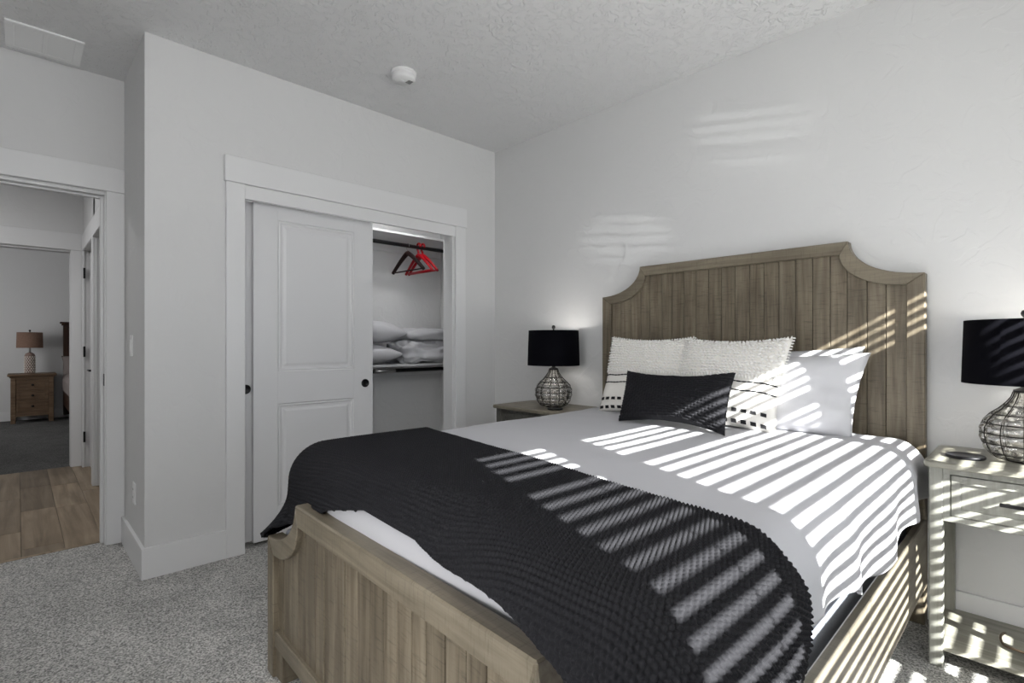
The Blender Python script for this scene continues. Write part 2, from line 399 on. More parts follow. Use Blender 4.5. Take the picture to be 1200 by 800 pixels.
# doorway casing
DF = YD-.019
b = B(); bx(b, .374, XE, DF, YD, 0, 2.066); struct('trim_6', b, M['trim'])
b = B(); bx(b, -.49, -.394, DF, YD, 0, 2.066); struct('trim_7', b, M['trim'])
b = B(); bx(b, -.498, XE, YD-.026, YD, 2.066, 2.206, bev=.003); struct('trim_8', b, M['trim'])
b = B(); bx(b, .368, .382, YD, 3.93, 0, 2.06); bx(b, -.40, -.388, YD, 3.93, 0, 2.06); bx(b, -.388, .368, YD, 3.93, 2.046, 2.06)
bx(b, .352, .368, YD+.045, YD+.085, 0, 2.046); bx(b, -.388, .352, YD+.045, YD+.085, 2.034, 2.046)
tr9 = struct('trim_9', b, M['trim'])
box_obj('strike_plate', (.3655, .3685, YD+.006, YD+.042, .93, 1.00), M['black_metal'], tr9, label='black strike plate', bev=.0005)

# ------------------------------------------------------------------ closet sliding doors
def slab_door(name, x0, x1, y, z0, z1, th=.034, panels=()):
    """slab facing -Y with raised-and-fielded panels"""
    b = B()
    # frame face split round the panels
    px0, px1 = panels[0][0], panels[0][1]
    bx(b, x0, px0, y, y+th, z0, z1, bev=.0015); bx(b, px1, x1, y, y+th, z0, z1, bev=.0015)
    zs = sorted([z0, z1]+[z for p in panels for z in p[2:]])
    for i in range(0, len(zs), 2): bx(b, px0, px1, y, y+th, zs[i], zs[i+1], bev=0)
    d = struct(name, b, M['door'])
    for (a, c, e, f) in panels:
        q = B()
        prof = [(0, .0), (.006, .007), (.014, .0045), (.022, .010), (.034, .0105), (.05, .0055)]
        rings = []
        for (ins, dep) in prof:
            rings.append([q.verts.new(v) for v in ((a+ins, y+dep, e+ins), (c-ins, y+dep, e+ins), (c-ins, y+dep, f-ins), (a+ins, y+dep, f-ins))])
        for k in range(len(rings)-1):
            for i in range(4):
                j = (i+1) % 4; q.faces.new((rings[k][i], rings[k][j], rings[k+1][j], rings[k+1][i]))
        q.faces.new(rings[-1])
        obj('panel', q, M['door'], d)
    return d
def pull(d, x, z, y):
    b = B()
    t = bmesh.new(); lathe(t, [(.0275, 0), (.0275, .003), (.023, .003), (.022, .0012), (.0, .0012)], 28)
    join(b, t, Matrix.Translation((x, y, z)) @ Matrix.Rotation(R(90), 4, 'X'))
    obj('finger_pull', b, M['black_metal'], d, label='round black recessed finger pull')
d1 = slab_door('door_1', .985, 1.745, 3.178, .022, 2.0, panels=[(1.122, 1.608, .207, .819), (1.122, 1.608, 1.008, 1.916)])
pull(d1, 1.688, .912, 3.178)
d2 = slab_door('door_2', .926, 1.70, 3.222, .022, 2.0, panels=[(1.07, 1.55, .207, .819), (1.07, 1.55, 1.008, 1.916)])
pull(d2, .956, .912, 3.222)

# ------------------------------------------------------------------ closet interior
cl_x0, cl_x1 = .57, XW-.002
b = B(); bx(b, cl_x0, cl_x1, 3.56, 3.878, 2.045, 2.063)
up = obj('closet_shelf', b, M['trim']); tag(up, 'white upper closet shelf above the rod with hangers', 'shelf')
box_obj('cleat', (cl_x0, cl_x1, 3.862, 3.878, 1.955, 2.044), M['trim'], up)
b = B(); bx(b, cl_x0, cl_x1, 3.555, 3.878, .995, 1.014)
lo = obj('closet_shelf', b, M['trim']); tag(lo, 'white lower closet shelf carrying pillows and a folded duvet', 'shelf')
box_obj('cleat', (cl_x0, cl_x1, 3.862, 3.878, .905, .994), M['trim'], lo)
def rod(z, label):
    t = thing('closet_rod', label, 'rod', (1.7, 3.60, z))
    b = B(); tube(b, [(cl_x0+.004, 3.6, z), (cl_x1-.004, 3.6, z)], .0155, 12); obj('rod_tube', b, M['black_metal'], t)
    for s, x in ((1, cl_x0+.002), (-1, cl_x1-.002)):
        b = B(); tube(b, [(x, 3.6, z), (x+s*.012, 3.6, z)], .028, 14); obj('rod_socket', b, M['black_metal'], t)
    return t
rod(1.972, 'black upper closet rod with three hangers on it')
r2 = rod(.962, 'black lower closet rod under the shelf of pillows, a bright steel sleeve on it')
b = B(); tube(b, [(1.98, 3.6, .962), (2.17, 3.6, .962)], .0163, 12); obj('steel_sleeve', b, M['steel'], r2, label='bright steel rod sleeve')

def hanger(name, label, x, mat_, wide, thick, yaw, red=False):
    z = 1.972+.0155
    t = thing(name, label, 'hanger', (x, 3.60, z), yaw, 'hangers on the upper closet rod')
    b = B(); pts = []
    if red:        # broad flat plastic hook
        for k in range(15):
            a = R(-30+230*k/14); pts.append((0, .024*math.cos(a), -.006+.024*math.sin(a)))
        pts = pts[::-1]+[]
        pts += [(0, .019, -.03), (0, .006, -.05), (0, 0, -.075)]
        tube(b, pts, .0085, 8)
    else:
        for k in range(13):
            a = R(200-220*k/12); pts.append((0, .020*math.cos(a), -.001+.020*math.sin(a)-.016))
        pts += [(0, .010, -.045), (0, 0, -.055), (0, 0, -.085)]
        tube(b, pts, .002, 6)
    obj('hook', b, M['red'] if red else M['steel'], t, world=False, label='red plastic hook' if red else 'thin steel wire hook')
    b = B()
    # shoulders: a bent bar tapering to the ends, flat across
    N_ = 24; w2 = wide/2
    ztop = -.075
    def sh(s):
        u = abs(s); return ztop-.012*u-.135*u**1.25
    for s in (-1, 1):
        pts = [(0, s*w2*k/N_, sh(k/N_)) for k in range(N_+1)]
        rr = [thick*(1.15-.35*k/N_) for k in range(N_+1)]
        tube(b, pts, rr, 8)
    obj('shoulder_bar', b, mat_, t, world=False)
    b = B(); zz = sh(1)+.004
    tube(b, [(0, -w2*.90, zz), (0, w2*.90, zz)], .006 if not red else .007, 8)
    if red: tube(b, [(0, -w2*.97, zz+.012), (0, -w2*.9, zz)], .007, 8); tube(b, [(0, w2*.97, zz+.012), (0, w2*.9, zz)], .007, 8)
    obj('trouser_bar', b, mat_, t, world=False)
    return t
hanger('clothes_hanger', 'dark brown wooden clothes hanger with a steel hook', 2.29, M['hanger_wood'], .42, .017, R(3))
hanger('clothes_hanger', 'red plastic clothes hanger next to the dark wooden one', 2.395, M['red'], .40, .0125, R(-1), True)
hanger('clothes_hanger', 'red plastic clothes hanger hanging outermost on the closet rod', 2.435, M['red'], .40, .0125, R(2), True)

# ------------------------------------------------------------------ pillows
def frame4(bl, br, tl, tr):
    bl, br, tl, tr = map(Vector, (bl, br, tl, tr))
    return lambda u, v: (bl*(1-u)*(1-v)+br*u*(1-v)+tl*(1-u)*v+tr*u*v)
def pillow_fn(corners, t, c=.06, cv=None, wr=.004, seed=0, power=.5, sag=.0):
    """cushion over four corners (bottom-left, bottom-right, top-left, top-right as seen from the front)"""
    F = frame4(*corners); bl, br, tl, tr = map(Vector, corners)
    nrm = ((br-bl).cross(tl-bl)).normalized()
    mid = F(.5, .5)
    def f(u, v, side, extra=0.):
        a, q = 2*u-1, 2*v-1
        a2 = a*(1-c*(1-q*q)); q2 = q*(1-(c if cv is None else cv)*(1-a*a))
        p = F((a2+1)/2, (q2+1)/2)
        e = max(0, (1-a*a)*(1-q*q))
        th = t/2*e**power
        n_ = noise.noise(Vector((u*3+seed, v*3, side*.3)))*wr*4+noise.noise(Vector((u*9+seed, v*9, side)))*wr*1.2
        th2 = th+(n_*min(1, e*6))
        th2 *= 1+sag*(-.35*q)
        return p+nrm*side*(th2+extra)
    return f
def pillow_mesh(f, nu=40, nv=30, ex=None):
    b = B()
    fr = grid(b, lambda u, v: f(u, v, 1, ex(u, v) if ex else 0), nu, nv)
    bk = grid(b, lambda u, v: f(u, v, -1), nu, nv)
    bmesh.ops.remove_doubles(b, verts=[v for v in b.verts], dist=.0004)
    return b
BZ = .785   # bed top
def pillow(name, label, corners, t, group, m=None, **k):
    f = pillow_fn(corners, t, **k)
    o = obj(name, pillow_mesh(f), m or M['pillowcase']); tag(o, label, 'pillow', group); return o, f
SG = 'white sleeping pillows against the headboard'
pillow('sleeping_pillow', 'white sleeping pillow standing nearest the lit lamp side, behind the tufted cushion',
       ((2.60, 1.925, BZ-.01), (2.56, 1.27, BZ-.01), (2.72, 1.86, 1.19), (2.70, 1.27, 1.19)), .15, SG, seed=1)
pillow('sleeping_pillow', 'white sleeping pillow leaning on the headboard, only its top edge showing',
       ((2.66, 1.22, BZ-.01), (2.68, .60, BZ-.01), (2.735, 1.20, 1.135), (2.735, .56, 1.165)), .07, SG, seed=2)
pillow('sleeping_pillow', 'smooth white sleeping pillow crossed by sun stripes, nearest the right nightstand',
       ((2.45, 1.15, BZ-.01), (2.52, .562, BZ-.01), (2.58, 1.15, 1.115), (2.59, .508, 1.140)), .17, SG, seed=3, wr=.006)
# tufted cushions
def tufted(label, corners, seed):
    f = pillow_fn(corners, .13, c=.07, cv=.10, seed=seed, wr=.003)
    o = obj('throw_pillow', pillow_mesh(f, 44, 44), M['ivory']); tag(o, label, 'pillow', 'tufted cushions with black woven bands')
    rnd = random.Random(seed)
    def inv(b):      # bring part geometry into the cushion's frame
        return b
    # tufts: rows of small loops over the upper part
    b = B()
    bl, br, tl, tr = map(Vector, corners); nrm = ((br-bl).cross(tl-bl)).normalized(); wd = (br-bl).normalized(); upv = (tl-bl).normalized()
    def blob(p, a, bb, cc, rot):
        t = bmesh.new(); bmesh.ops.create_icosphere(t, subdivisions=1, radius=1)
        e1 = (wd*math.cos(rot)+upv*math.sin(rot)); e2 = nrm.cross(e1)
        for v in t.verts: v.co = p+e1*v.co.x*a+e2*v.co.y*bb+nrm*v.co.z*cc
        for fc in t.faces: fc.smooth = True
        join(b, t)
    for r_ in range(13):
        v = .56+.435*r_/12
        for k in range(26):
            u = (k+.5+.25*(r_ % 2))/26.5
            if rnd.random() < .04: continue
            p = f(min(.995, u+rnd.uniform(-.006, .006)), min(.995, v+rnd.uniform(-.006, .006)), 1, .002)
            blob(p, rnd.uniform(.008, .012), .0055, rnd.uniform(.007, .013), rnd.uniform(-.7, .7))
    # fringe at the bottom edge of the tufted zone and along the top and side edges
    for k in range(34):
        u = (k+.5)/34; p = f(u, .535+rnd.uniform(-.006, .006), 1, .003); blob(p, .004, .012, .006, rnd.uniform(-.3, .3))
        p = f(u, 1, 1, 0)+upv*.004; blob(p, .004, .009, .004, rnd.uniform(-.4, .4))
    for k in range(16):
        v = .56+.44*k/15
        for u, s in ((0, -1), (1, 1)):
            p = f(u, v, 1, 0)+wd*s*.004; blob(p, .009, .004, .004, rnd.uniform(-.4, .4))
    q = obj('tufting', b, M['tuft'], o, recalc=False); q['kind'] = 'stuff'; q['label'] = 'white looped tufting on the upper half'
    for v in (.475, .375):
        b = B()
        pts = [f(.01+.98*k/60, v+.004*math.sin(k*.4), 1, .002) for k in range(61)]
        tube(b, pts, [.0022+.0016*(1 if k % 3 else 0) for k in range(61)], 6)
        obj('woven_line', b, M['blackyarn'], o, label='black dashed yarn line')
    for v in (.155, .045):
        b = B()
        for k in range(12):
            u0 = .03+.94*k/12; u1 = u0+.043
            vs = []
            for uu, vv in ((u0, v-.017), (u1, v-.017), (u1, v+.017), (u0, v+.017)):
                vs.append((f(uu, vv, 1, .0005), f(uu, vv, 1, .005)))
            lo_ = [b.verts.new(a) for a, _ in vs]; hi_ = [b.verts.new(c) for _, c in vs]
            b.faces.new(hi_)
            for i in range(4): j = (i+1) % 4; b.faces.new((lo_[i], lo_[j], hi_[j], hi_[i]))
        q = obj('woven_squares', b, M['blackyarn'], o, label='row of black woven squares'); q['kind'] = 'stuff'
    return o
tufted('ivory tufted throw pillow with black bands, the one standing farther from the window side',
       ((2.43, 1.80, BZ+.0), (2.36, 1.21, BZ+.0), (2.57, 1.795, 1.212), (2.56, 1.275, 1.208)), 11)
tufted('ivory tufted throw pillow with black bands, partly striped by sunlight beside the plain pillow',
       ((2.33, 1.36, BZ+.0), (2.37, .81, BZ-.005), (2.535, 1.300, 1.200), (2.50, .782, 1.203)), 12)
# black lumbar cushion
corn = ((2.13, 1.455, BZ+.012), (2.10, .915, BZ+.012), (2.30, 1.515, 1.035), (2.28, .945, 1.050))
f = pillow_fn(corn,   .13, c=.05, cv=.27, seed=21, wr=.004, power=.45)
def rows_bump(u, v):
    a = v*21; r_ = math.floor(a); ph = (u*17+(r_ % 2)*.5) % 1
    return .009*abs(math.sin(PI*a))**.7*(.35+.65*min(1, 6*min(ph, 1-ph)))
o = obj('lumbar_pillow', pillow_mesh(f, 170, 84, rows_bump), M['knit'])
tag(o, 'black ribbed lumbar pillow lying in front of the tufted cushions', 'pillow')

# closet bedding
CG = 'pillows stored on the lower closet shelf'
def flat_pillow(label, x0, x1, y0, y1, z, t, seed, tilt=0):
    cz = z+t/2
    f = pillow_fn(((x0, y0, cz), (x1, y0, cz-tilt), (x0, y1, cz), (x1, y1, cz-tilt)), t, c=.05, seed=seed, wr=.005, power=.42)
    o = obj('stored_pillow', pillow_mesh(f, 40, 30), M['pillowcase']); tag(o, label, 'pillow', CG); return o
flat_pillow('plump white pillow on top of another on the closet shelf', 1.62, 2.21, 3.47, 3.86, 1.185, .19, 31, .02)
flat_pillow('white pillow lying beneath another on the closet shelf', 1.60, 2.17, 3.47, 3.86, 1.012, .165, 32)
def duvet(label, x0, x1, y0, y1, z0, zt, seed, amp=.02):
    rnd = Vector((seed, seed*2.1, 0)); b = B()
    cx, cy, cz = (x0+x1)/2, (y0+y1)/2, (z0+zt)/2; hx, hy, hz = (x1-x0)/2, (y1-y0)/2, (zt-z0)/2
    def fn(u, v):
        th = 2*PI*u; ph = PI*(v-.5)
        def sp(c, e): return math.copysign(abs(c)**e, c)
        x = sp(math.cos(ph), .45)*sp(math.cos(th), .5); y = sp(math.cos(ph), .45)*sp(math.sin(th), .5); z = sp(math.sin(ph), .6)
        p = Vector((cx+hx*x, cy+hy*y, cz+hz*z)); d = Vector((x, y, z)).normalized()
        n = noise.noise(Vector((p.x*9, p.y*9, p.z*26))+rnd)+.5*noise.noise(Vector((p.x*22, p.y*22, p.z*40))+rnd)
        q = p+d*amp*n
        q.z = max(z0+.001, q.z); q.x = min(q.x, XW-.01); q.y = min(q.y, 3.872)
        return q
    grid(b, fn, 90, 48); bmesh.ops.remove_doubles(b, verts=b.verts, dist=.0004)
    return b
o = obj('folded_duvet', duvet('', 2.20, 2.74, 3.50, 3.87, 1.014, 1.20, 41, .05), M['pillowcase']); tag(o, 'crumpled white duvet folded beside the stored pillows', 'duvet')
o = obj('folded_duvet', duvet('', 2.24, 2.76, 3.49, 3.87, 1.203, 1.305, 43, .016), M['pillowcase']); tag(o, 'smoother white folded duvet lying on top of the crumpled one', 'duvet')

# ------------------------------------------------------------------ the bed
bed = thing('bed', 'taupe planked wooden bed with a tall notched headboard and low footboard', 'bed', (1.70, 1.16, 0))
HY = 1.176
def cove(sy, yc, wo, wt, zs, zt, n=14):
    """outline points of one notch from the shoulder to the top corner; sy=+1/-1"""
    out = []
    for k in range(n+1):
        ph = PI/2*(1-k/n)
        out.append((yc+sy*(wo-(wo-wt)*math.cos(ph)), zt-(zt-zs)*math.sin(ph)))
    return out
def board_frame(parent, yc, wo, wt, zs, zt, wi, wit, zis, zit, x0, x1, z0, mh, mv):
    b = B(); prism(b, [(yc-wt, zt), (yc+wt, zt), (yc+wit, zit), (yc-wit, zit)], 'X', x0, x1, bev=.003); obj('top_rail', b, mh, parent)
    for s in (1, -1):
        o_ = cove(s, yc, wo, wt, zs, zt); i_ = cove(s, yc, wi, wit, zis, zit)
        b = B(); prism(b, o_+i_[::-1], 'X', x0, x1, bev=.0025); obj('cove_rail', b, mh, parent)
        b = B(); prism(b, [(yc+s*wo, z0), (yc+s*wo, zs), (yc+s*wi, zis), (yc+s*wi, z0)], 'X', x0, x1, bev=.003); obj('post', b, mv, parent)
def outline_z(y, yc, wo, wt, zs, zt):
    d = abs(y-yc)
    if d <= wt: return zt
    if d >= wo: return zs
    c_ = (wo-d)/(wo-wt); return zt-(zt-zs)*math.sqrt(max(0, 1-c_*c_))
# headboard
b = B(); pts = [(HY-.80, .30), (HY+.80, .30)]+[(y, z-.012) for y, z in cove(1, HY, .81, .545, 1.478, 1.645)]+[(y, z-.012) for y, z in cove(-1, HY, .81, .545, 1.478, 1.645)][::-1]
prism(b, pts, 'X', 2.782, 2.800); head = obj('headboard', b, M['bedwood'], bed)
board_frame(head, HY, .826, .548, 1.478, 1.648, .762, .512, 1.432, 1.590, 2.745, 2.800, .03, M['bedwood_h'], M['bedwood'])
hb = [1.938, 1.871, 1.798, 1.724, 1.662, 1.581, 1.516, 1.441, 1.367, 1.294, 1.222, 1.148, 1.073, 1.002, .93, .854, .778, .704, .635, .558, .488, .414]
def planks(parent, ys, yc, wi, wit, zis, zit, z0, xf, xb, m):
    for i in range(len(ys)-1):
        y1, y0 = ys[i]-.0012, ys[i+1]+.0012
        ov = .014; dx = random.uniform(-.0012, .0012)
        pl = []; n = 4
        for k in range(n+1):
            y = y1+(y0-y1)*k/n; pl.append((y, outline_z(y, yc, wi, wit, zis, zit)+ov))
        b = B(); prism(b, [(y0, z0), (y1, z0)]+pl, 'X', xf+dx, xb, bev=.0014); obj('plank', b, m, parent)
planks(head, hb, HY, .762, .512, 1.432, 1.590, .32, 2.762, 2.782, M['bedwood'])
for s in (1, -1):
    b = B(); y0 = HY+s*.826; y1 = HY+s*.752
    prism(b, [(2.738, .60), (2.802, .60), (2.802, .0), (2.730, .0), (2.722, .05), (2.722, .59)], 'Y', min(y0, y1)-.001, max(y0, y1)+.001, bev=.004)
    obj('leg', b, M['bedwood'], head)
b = B(); bx(b, 2.755, 2.80, HY-.755, HY+.755, .25, .36); obj('bottom_rail', b, M['bedwood_h'], head)
# footboard: turned a little, like in the room
FX, FY, FR = .626, 1.125, R(-1.7)
foot = thing('footboard', None, None, (FX, FY, 0)); foot.location = Vector((FX, FY, 0))-Vector((1.70, 1.16, 0)); foot.rotation_euler = (0, 0, FR); foot.parent = bed
for k_ in ('label', 'category'):
    if k_ in foot: del foot[k_]
BASE[foot.name] = Vector((0, 0, 0))
x0f, x1f = 0, .055
def fobj(name, b, m): return obj(name, b, m, foot, world=False)
_obj = obj
def board_frame_l(yc, wo, wt, zs, zt, wi, wit, zis, zit, x0, x1, z0):
    b = B(); prism(b, [(yc-wt, zt), (yc+wt, zt), (yc+wit, zit), (yc-wit, zit)], 'X', x0, x1, bev=.005); fobj('top_rail', b, M['bedwood_h'])
    for s in (1, -1):
        o_ = cove(s, yc, wo, wt, zs, zt); i_ = cove(s, yc, wi, wit, zis, zit)
        b = B(); prism(b, o_+i_[::-1], 'X', x0, x1, bev=.0035); fobj('cove_rail', b, M['bedwood_h'])
        b = B(); prism(b, [(yc+s*wo, z0), (yc+s*wo, zs), (yc+s*wi, zis), (yc+s*wi, z0)], 'X', x0, x1, bev=.003); fobj('post', b, M['bedwood'])
board_frame_l(0, .823, .550, .487, .659, .763, .530, .432, .590, x0f, x1f, 0)
fb = [1.888, 1.834, 1.769, 1.699, 1.633, 1.554, 1.487, 1.415, 1.344, 1.268, 1.195, 1.125, 1.06, .993, .933, .863, .791, .727, .655, .588, .52, .44, .362]
fb = [y-FY for y in fb]
for i in range(len(fb)-1):
    y1, y0 = fb[i]-.0012, fb[i+1]+.0012; pl = []
    for k in range(5):
        y = y1+(y0-y1)*k/4; pl.append((y, outline_z(y, 0, .763, .530, .432, .590)+.012))
    dx = random.uniform(-.0012, .0012)
    b = B(); prism(b, [(y0, .15), (y1, .15)]+pl, 'X', .020+dx, .040, bev=.0014); fobj('plank', b, M['bedwood'])
b = B(); bx(b, .040, .046, -.763, .763, .12, .46, bev=0); fobj('backing', b, M['bedwood'])
b = B(); bx(b, .006, .050, -.765, .765, .108, .168, bev=.003); fobj('bottom_rail', b, M['bedwood_h'])
for s in (1, -1):
    b = B(); bx(b, .012, .075, min(s*.70, s*.766), max(s*.70, s*.766), 0, .107, bev=.003); fobj('leg', b, M['bedwood'])
# side rails
for y0, y1 in ((.345, .372), (1.966, 1.994)):
    b = B(); bx(b, .665, 2.735, y0, y1, .165, .445, bev=.005); obj('side_rail', b, M['bedwood_x'], bed)

# box spring and mattress
b = B(); bx(b, .705, 2.715, .408, 1.94, .20, .50, bev=.02, seg=3); o = obj('box_spring', b, M['box']); tag(o, 'grey-blue fabric box spring showing between the bed rail and the white quilt', 'box spring')
b = B(); bx(b, .72, 2.715, .425, 1.925, .502, .755, bev=.06, seg=4); o = obj('mattress', b, M['mattress']); tag(o, 'white mattress hidden under the quilt on the bed', 'mattress')

# cloth draped over the bed: cloth coords (a, c) -> a box with rounded edges
def drape(a, c, top, x0, x1, y0, y1, Rr, off=0., flare=.0):
    """x0..x1,y0..y1 are the outer faces; Rr edge radius"""
    cx = min(max(a, x0+Rr), x1-Rr) if x1 else max(a, x0+Rr)
    cy = min(max(c, y0+Rr), y1-Rr)
    dx, dy = a-cx, c-cy; L_ = math.hypot(dx, dy)
    if L_ < 1e-7: return Vector((a, c, top+off)), 0., Vector((0, 0, 1))
    ux, uy = dx/L_, dy/L_; RR = Rr+off
    s = L_*RR/Rr if False else L_
    if s < Rr*PI/2:
        th = s/Rr; return Vector((cx+ux*RR*math.sin(th), cy+uy*RR*math.sin(th), top-Rr+RR*math.cos(th))), 0., Vector((ux*math.sin(th), uy*math.sin(th), math.cos(th)))
    dn = s-Rr*PI/2
    return Vector((cx+ux*(RR+flare*dn), cy+uy*(RR+flare*dn), top-Rr-dn)), dn, Vector((ux, uy, 0))
QX0, QY0, QY1, QR = .685, .335, 1.995, .115
def interp(x, tab):
    if x <= tab[0][0]: return tab[0][1]
    for (a, p), (c, q) in zip(tab, tab[1:]):
        if x <= c: return p+(q-p)*(x-a)/(c-a)
    return tab[-1][1]
HEM = [(.66, .52), (1.05, .585), (1.22, .60), (1.38, .575), (1.50, .565), (1.60, .525), (1.85, .50), (2.05, .485), (2.2, .52), (2.4, .54), (2.62, .57), (2.7, .58)]
def left_shift(c):
    kl = min(1, max(0, (c-1.45)/.5)); return .055*kl*kl*(3-2*kl)
def quilt_pt(u, v):
    a = .45+(2.700-.45)*u
    fl = BZ-QR
    hr = interp(a, HEM)+.006*math.sin(a*23)
    cr = QY0+QR-QR*PI/2-(fl-hr)
    clf = QY1-QR+QR*PI/2+.20
    c = cr+(clf-cr)*v
    p, dn, n = drape(a, c, BZ, QX0+left_shift(c), None, QY0, QY1, QR, 0)
    crown = .008*math.sin(PI*min(1, max(0, (c-QY0)/(QY1-QY0))))
    w_ = .006*noise.noise(Vector((a*2.2, c*2.2, 0)))+.0022*noise.noise(Vector((a*9, c*6, 3)))
    # head end dips a touch as it nears the headboard
    if a > 2.60: crown -= .05*((a-2.60)/.10)**2*.35
    p = p+n*(crown+w_)
    if dn > 0 or abs(n.z) < .95:
        k = min(1, (1-abs(n.z))*.3+dn/.16)
        p += n*k*(.014*math.sin(a*17+1.3*math.sin(a*5))+.010*noise.noise(Vector((a*7, 5, c*2))))
        p += n*.0
    for s_ in (2.33, 2.365):
        p += n*(-.0022*math.exp(-((a-s_)/.004)**2))
    return p
b = B(); grid(b, quilt_pt, 420, 300)
q = obj('quilt', b, M['bedding']); tag(q, 'smooth white quilt spread over the bed, striped by sun through blinds', 'quilt')
md = q.modifiers.new('thickness', 'SOLIDIFY'); md.thickness = .008; md.offset = -1

# knitted throw
def throw_pt(a, c):
    # over the right front corner the throw slides forward across the footboard top
    k = min(1, max(0, (.98-c)/.40)); k = k*k*(3-2*k)
    x0 = QX0-.002-.11*k+left_shift(c)
    p, dn, n = drape(a, c, BZ, x0, None, QY0, QY1, QR, .014+(.012*min(1, max(0, (c-1.8)/.2))), 0.05)
    crown = .008*math.sin(PI*min(1, max(0, (c-QY0)/(QY1-QY0))))
    p += n*(crown+.006*noise.noise(Vector((a*2.2, c*2.2, 0))))
    if dn > 0 or abs(n.z) < .95:
        kk = min(1, (1-abs(n.z))*.3+dn/.16)
        p += n*kk*(.016+.014*math.sin(a*17+1.3*math.sin(a*5)+.3))
    if c < .36: p += n*(.016*min(1, (.36-c)/.06))
    if c > 1.9:
        d_ = min(1, max(0, (.63-p.z)/.14))*min(1, max(0, (.98-p.x)/.2)); p.x -= .085*d_*d_; p.y += .004*d_
        if p.x < .80 and p.z < .488: p.z = .488+(p.z-.488)*.15; p.y -= .02
    return p, n
CL, CR_ = 2.015-QR+QR*PI/2+.200, .335+QR-QR*PI/2-.045      # cloth coordinate of both hems
def t_edges(c):
    back = 1.045+.142*c
    if c < .45: back += .10*(c-.45)
    front = interp(c, [(-.2, .46), (.35, .50), (.60, .57), (.80, .615), (1.02, .66), (1.28, .668), (1.50, .625), (1.66, .56), (1.9, .53), (2.15, .55), (2.4, .56)])
    return front, back
NU, NV = 230, 900
b = B(); st = .0118
def tf(i, j):
    v = j/NV; c = CR_+(CL-CR_)*v; fr, bk = t_edges(c); a = fr+(bk-fr)*i/NU
    p, n = throw_pt(a, c)
    # bobbles of the seed stitch: offset rows, each a little mound slanting down the row
    rr = a/st; row = math.floor(rr); fa = rr-row
    cc = c/(st*.86)+.5*(row % 2); fc = cc-math.floor(cc)
    hgt = max(0, math.sin(PI*fa))*max(0, math.sin(PI*fc))
    e = min(i, NU-i, 3)/3
    hgt = hgt**.8*(.35+.65*e)
    return p+n*(hgt*.0092-.0015)
rows = [[b.verts.new(tf(i, j)) for j in range(NV+1)] for i in range(NU+1)]
for i in range(NU):
    for j in range(NV):
        b.faces.new((rows[i][j], rows[i+1][j], rows[i+1][j+1], rows[i][j+1])).smooth = True
th = obj('throw_blanket', b, M['knit'], recalc=False); tag(th, 'chunky black knitted throw blanket across the foot of the bed', 'blanket')
md = th.modifiers.new('thickness', 'SOLIDIFY'); md.thickness = .009; md.offset = -1
# second folded layer hanging below the near hem
b = B()
def fold_pt(u, v):
    a = .50+.565*u; c = .335+QR-QR*PI/2+.02-.115*v
    p, n = throw_pt(a, c); p -= n*.020
    rr = a/st; row = math.floor(rr); fa = rr-row; cc = c/(st*.86)+.5*(row % 2); fc = cc-math.floor(cc)
    return p+n*(max(0, math.sin(PI*fa)*math.sin(PI*fc))**.8*.006)
grid(b, fold_pt, 160, 50)
o = obj('folded_layer', b, M['knit'], th); md = o.modifiers.new('thickness', 'SOLIDIFY'); md.thickness = .008; md.offset = -1

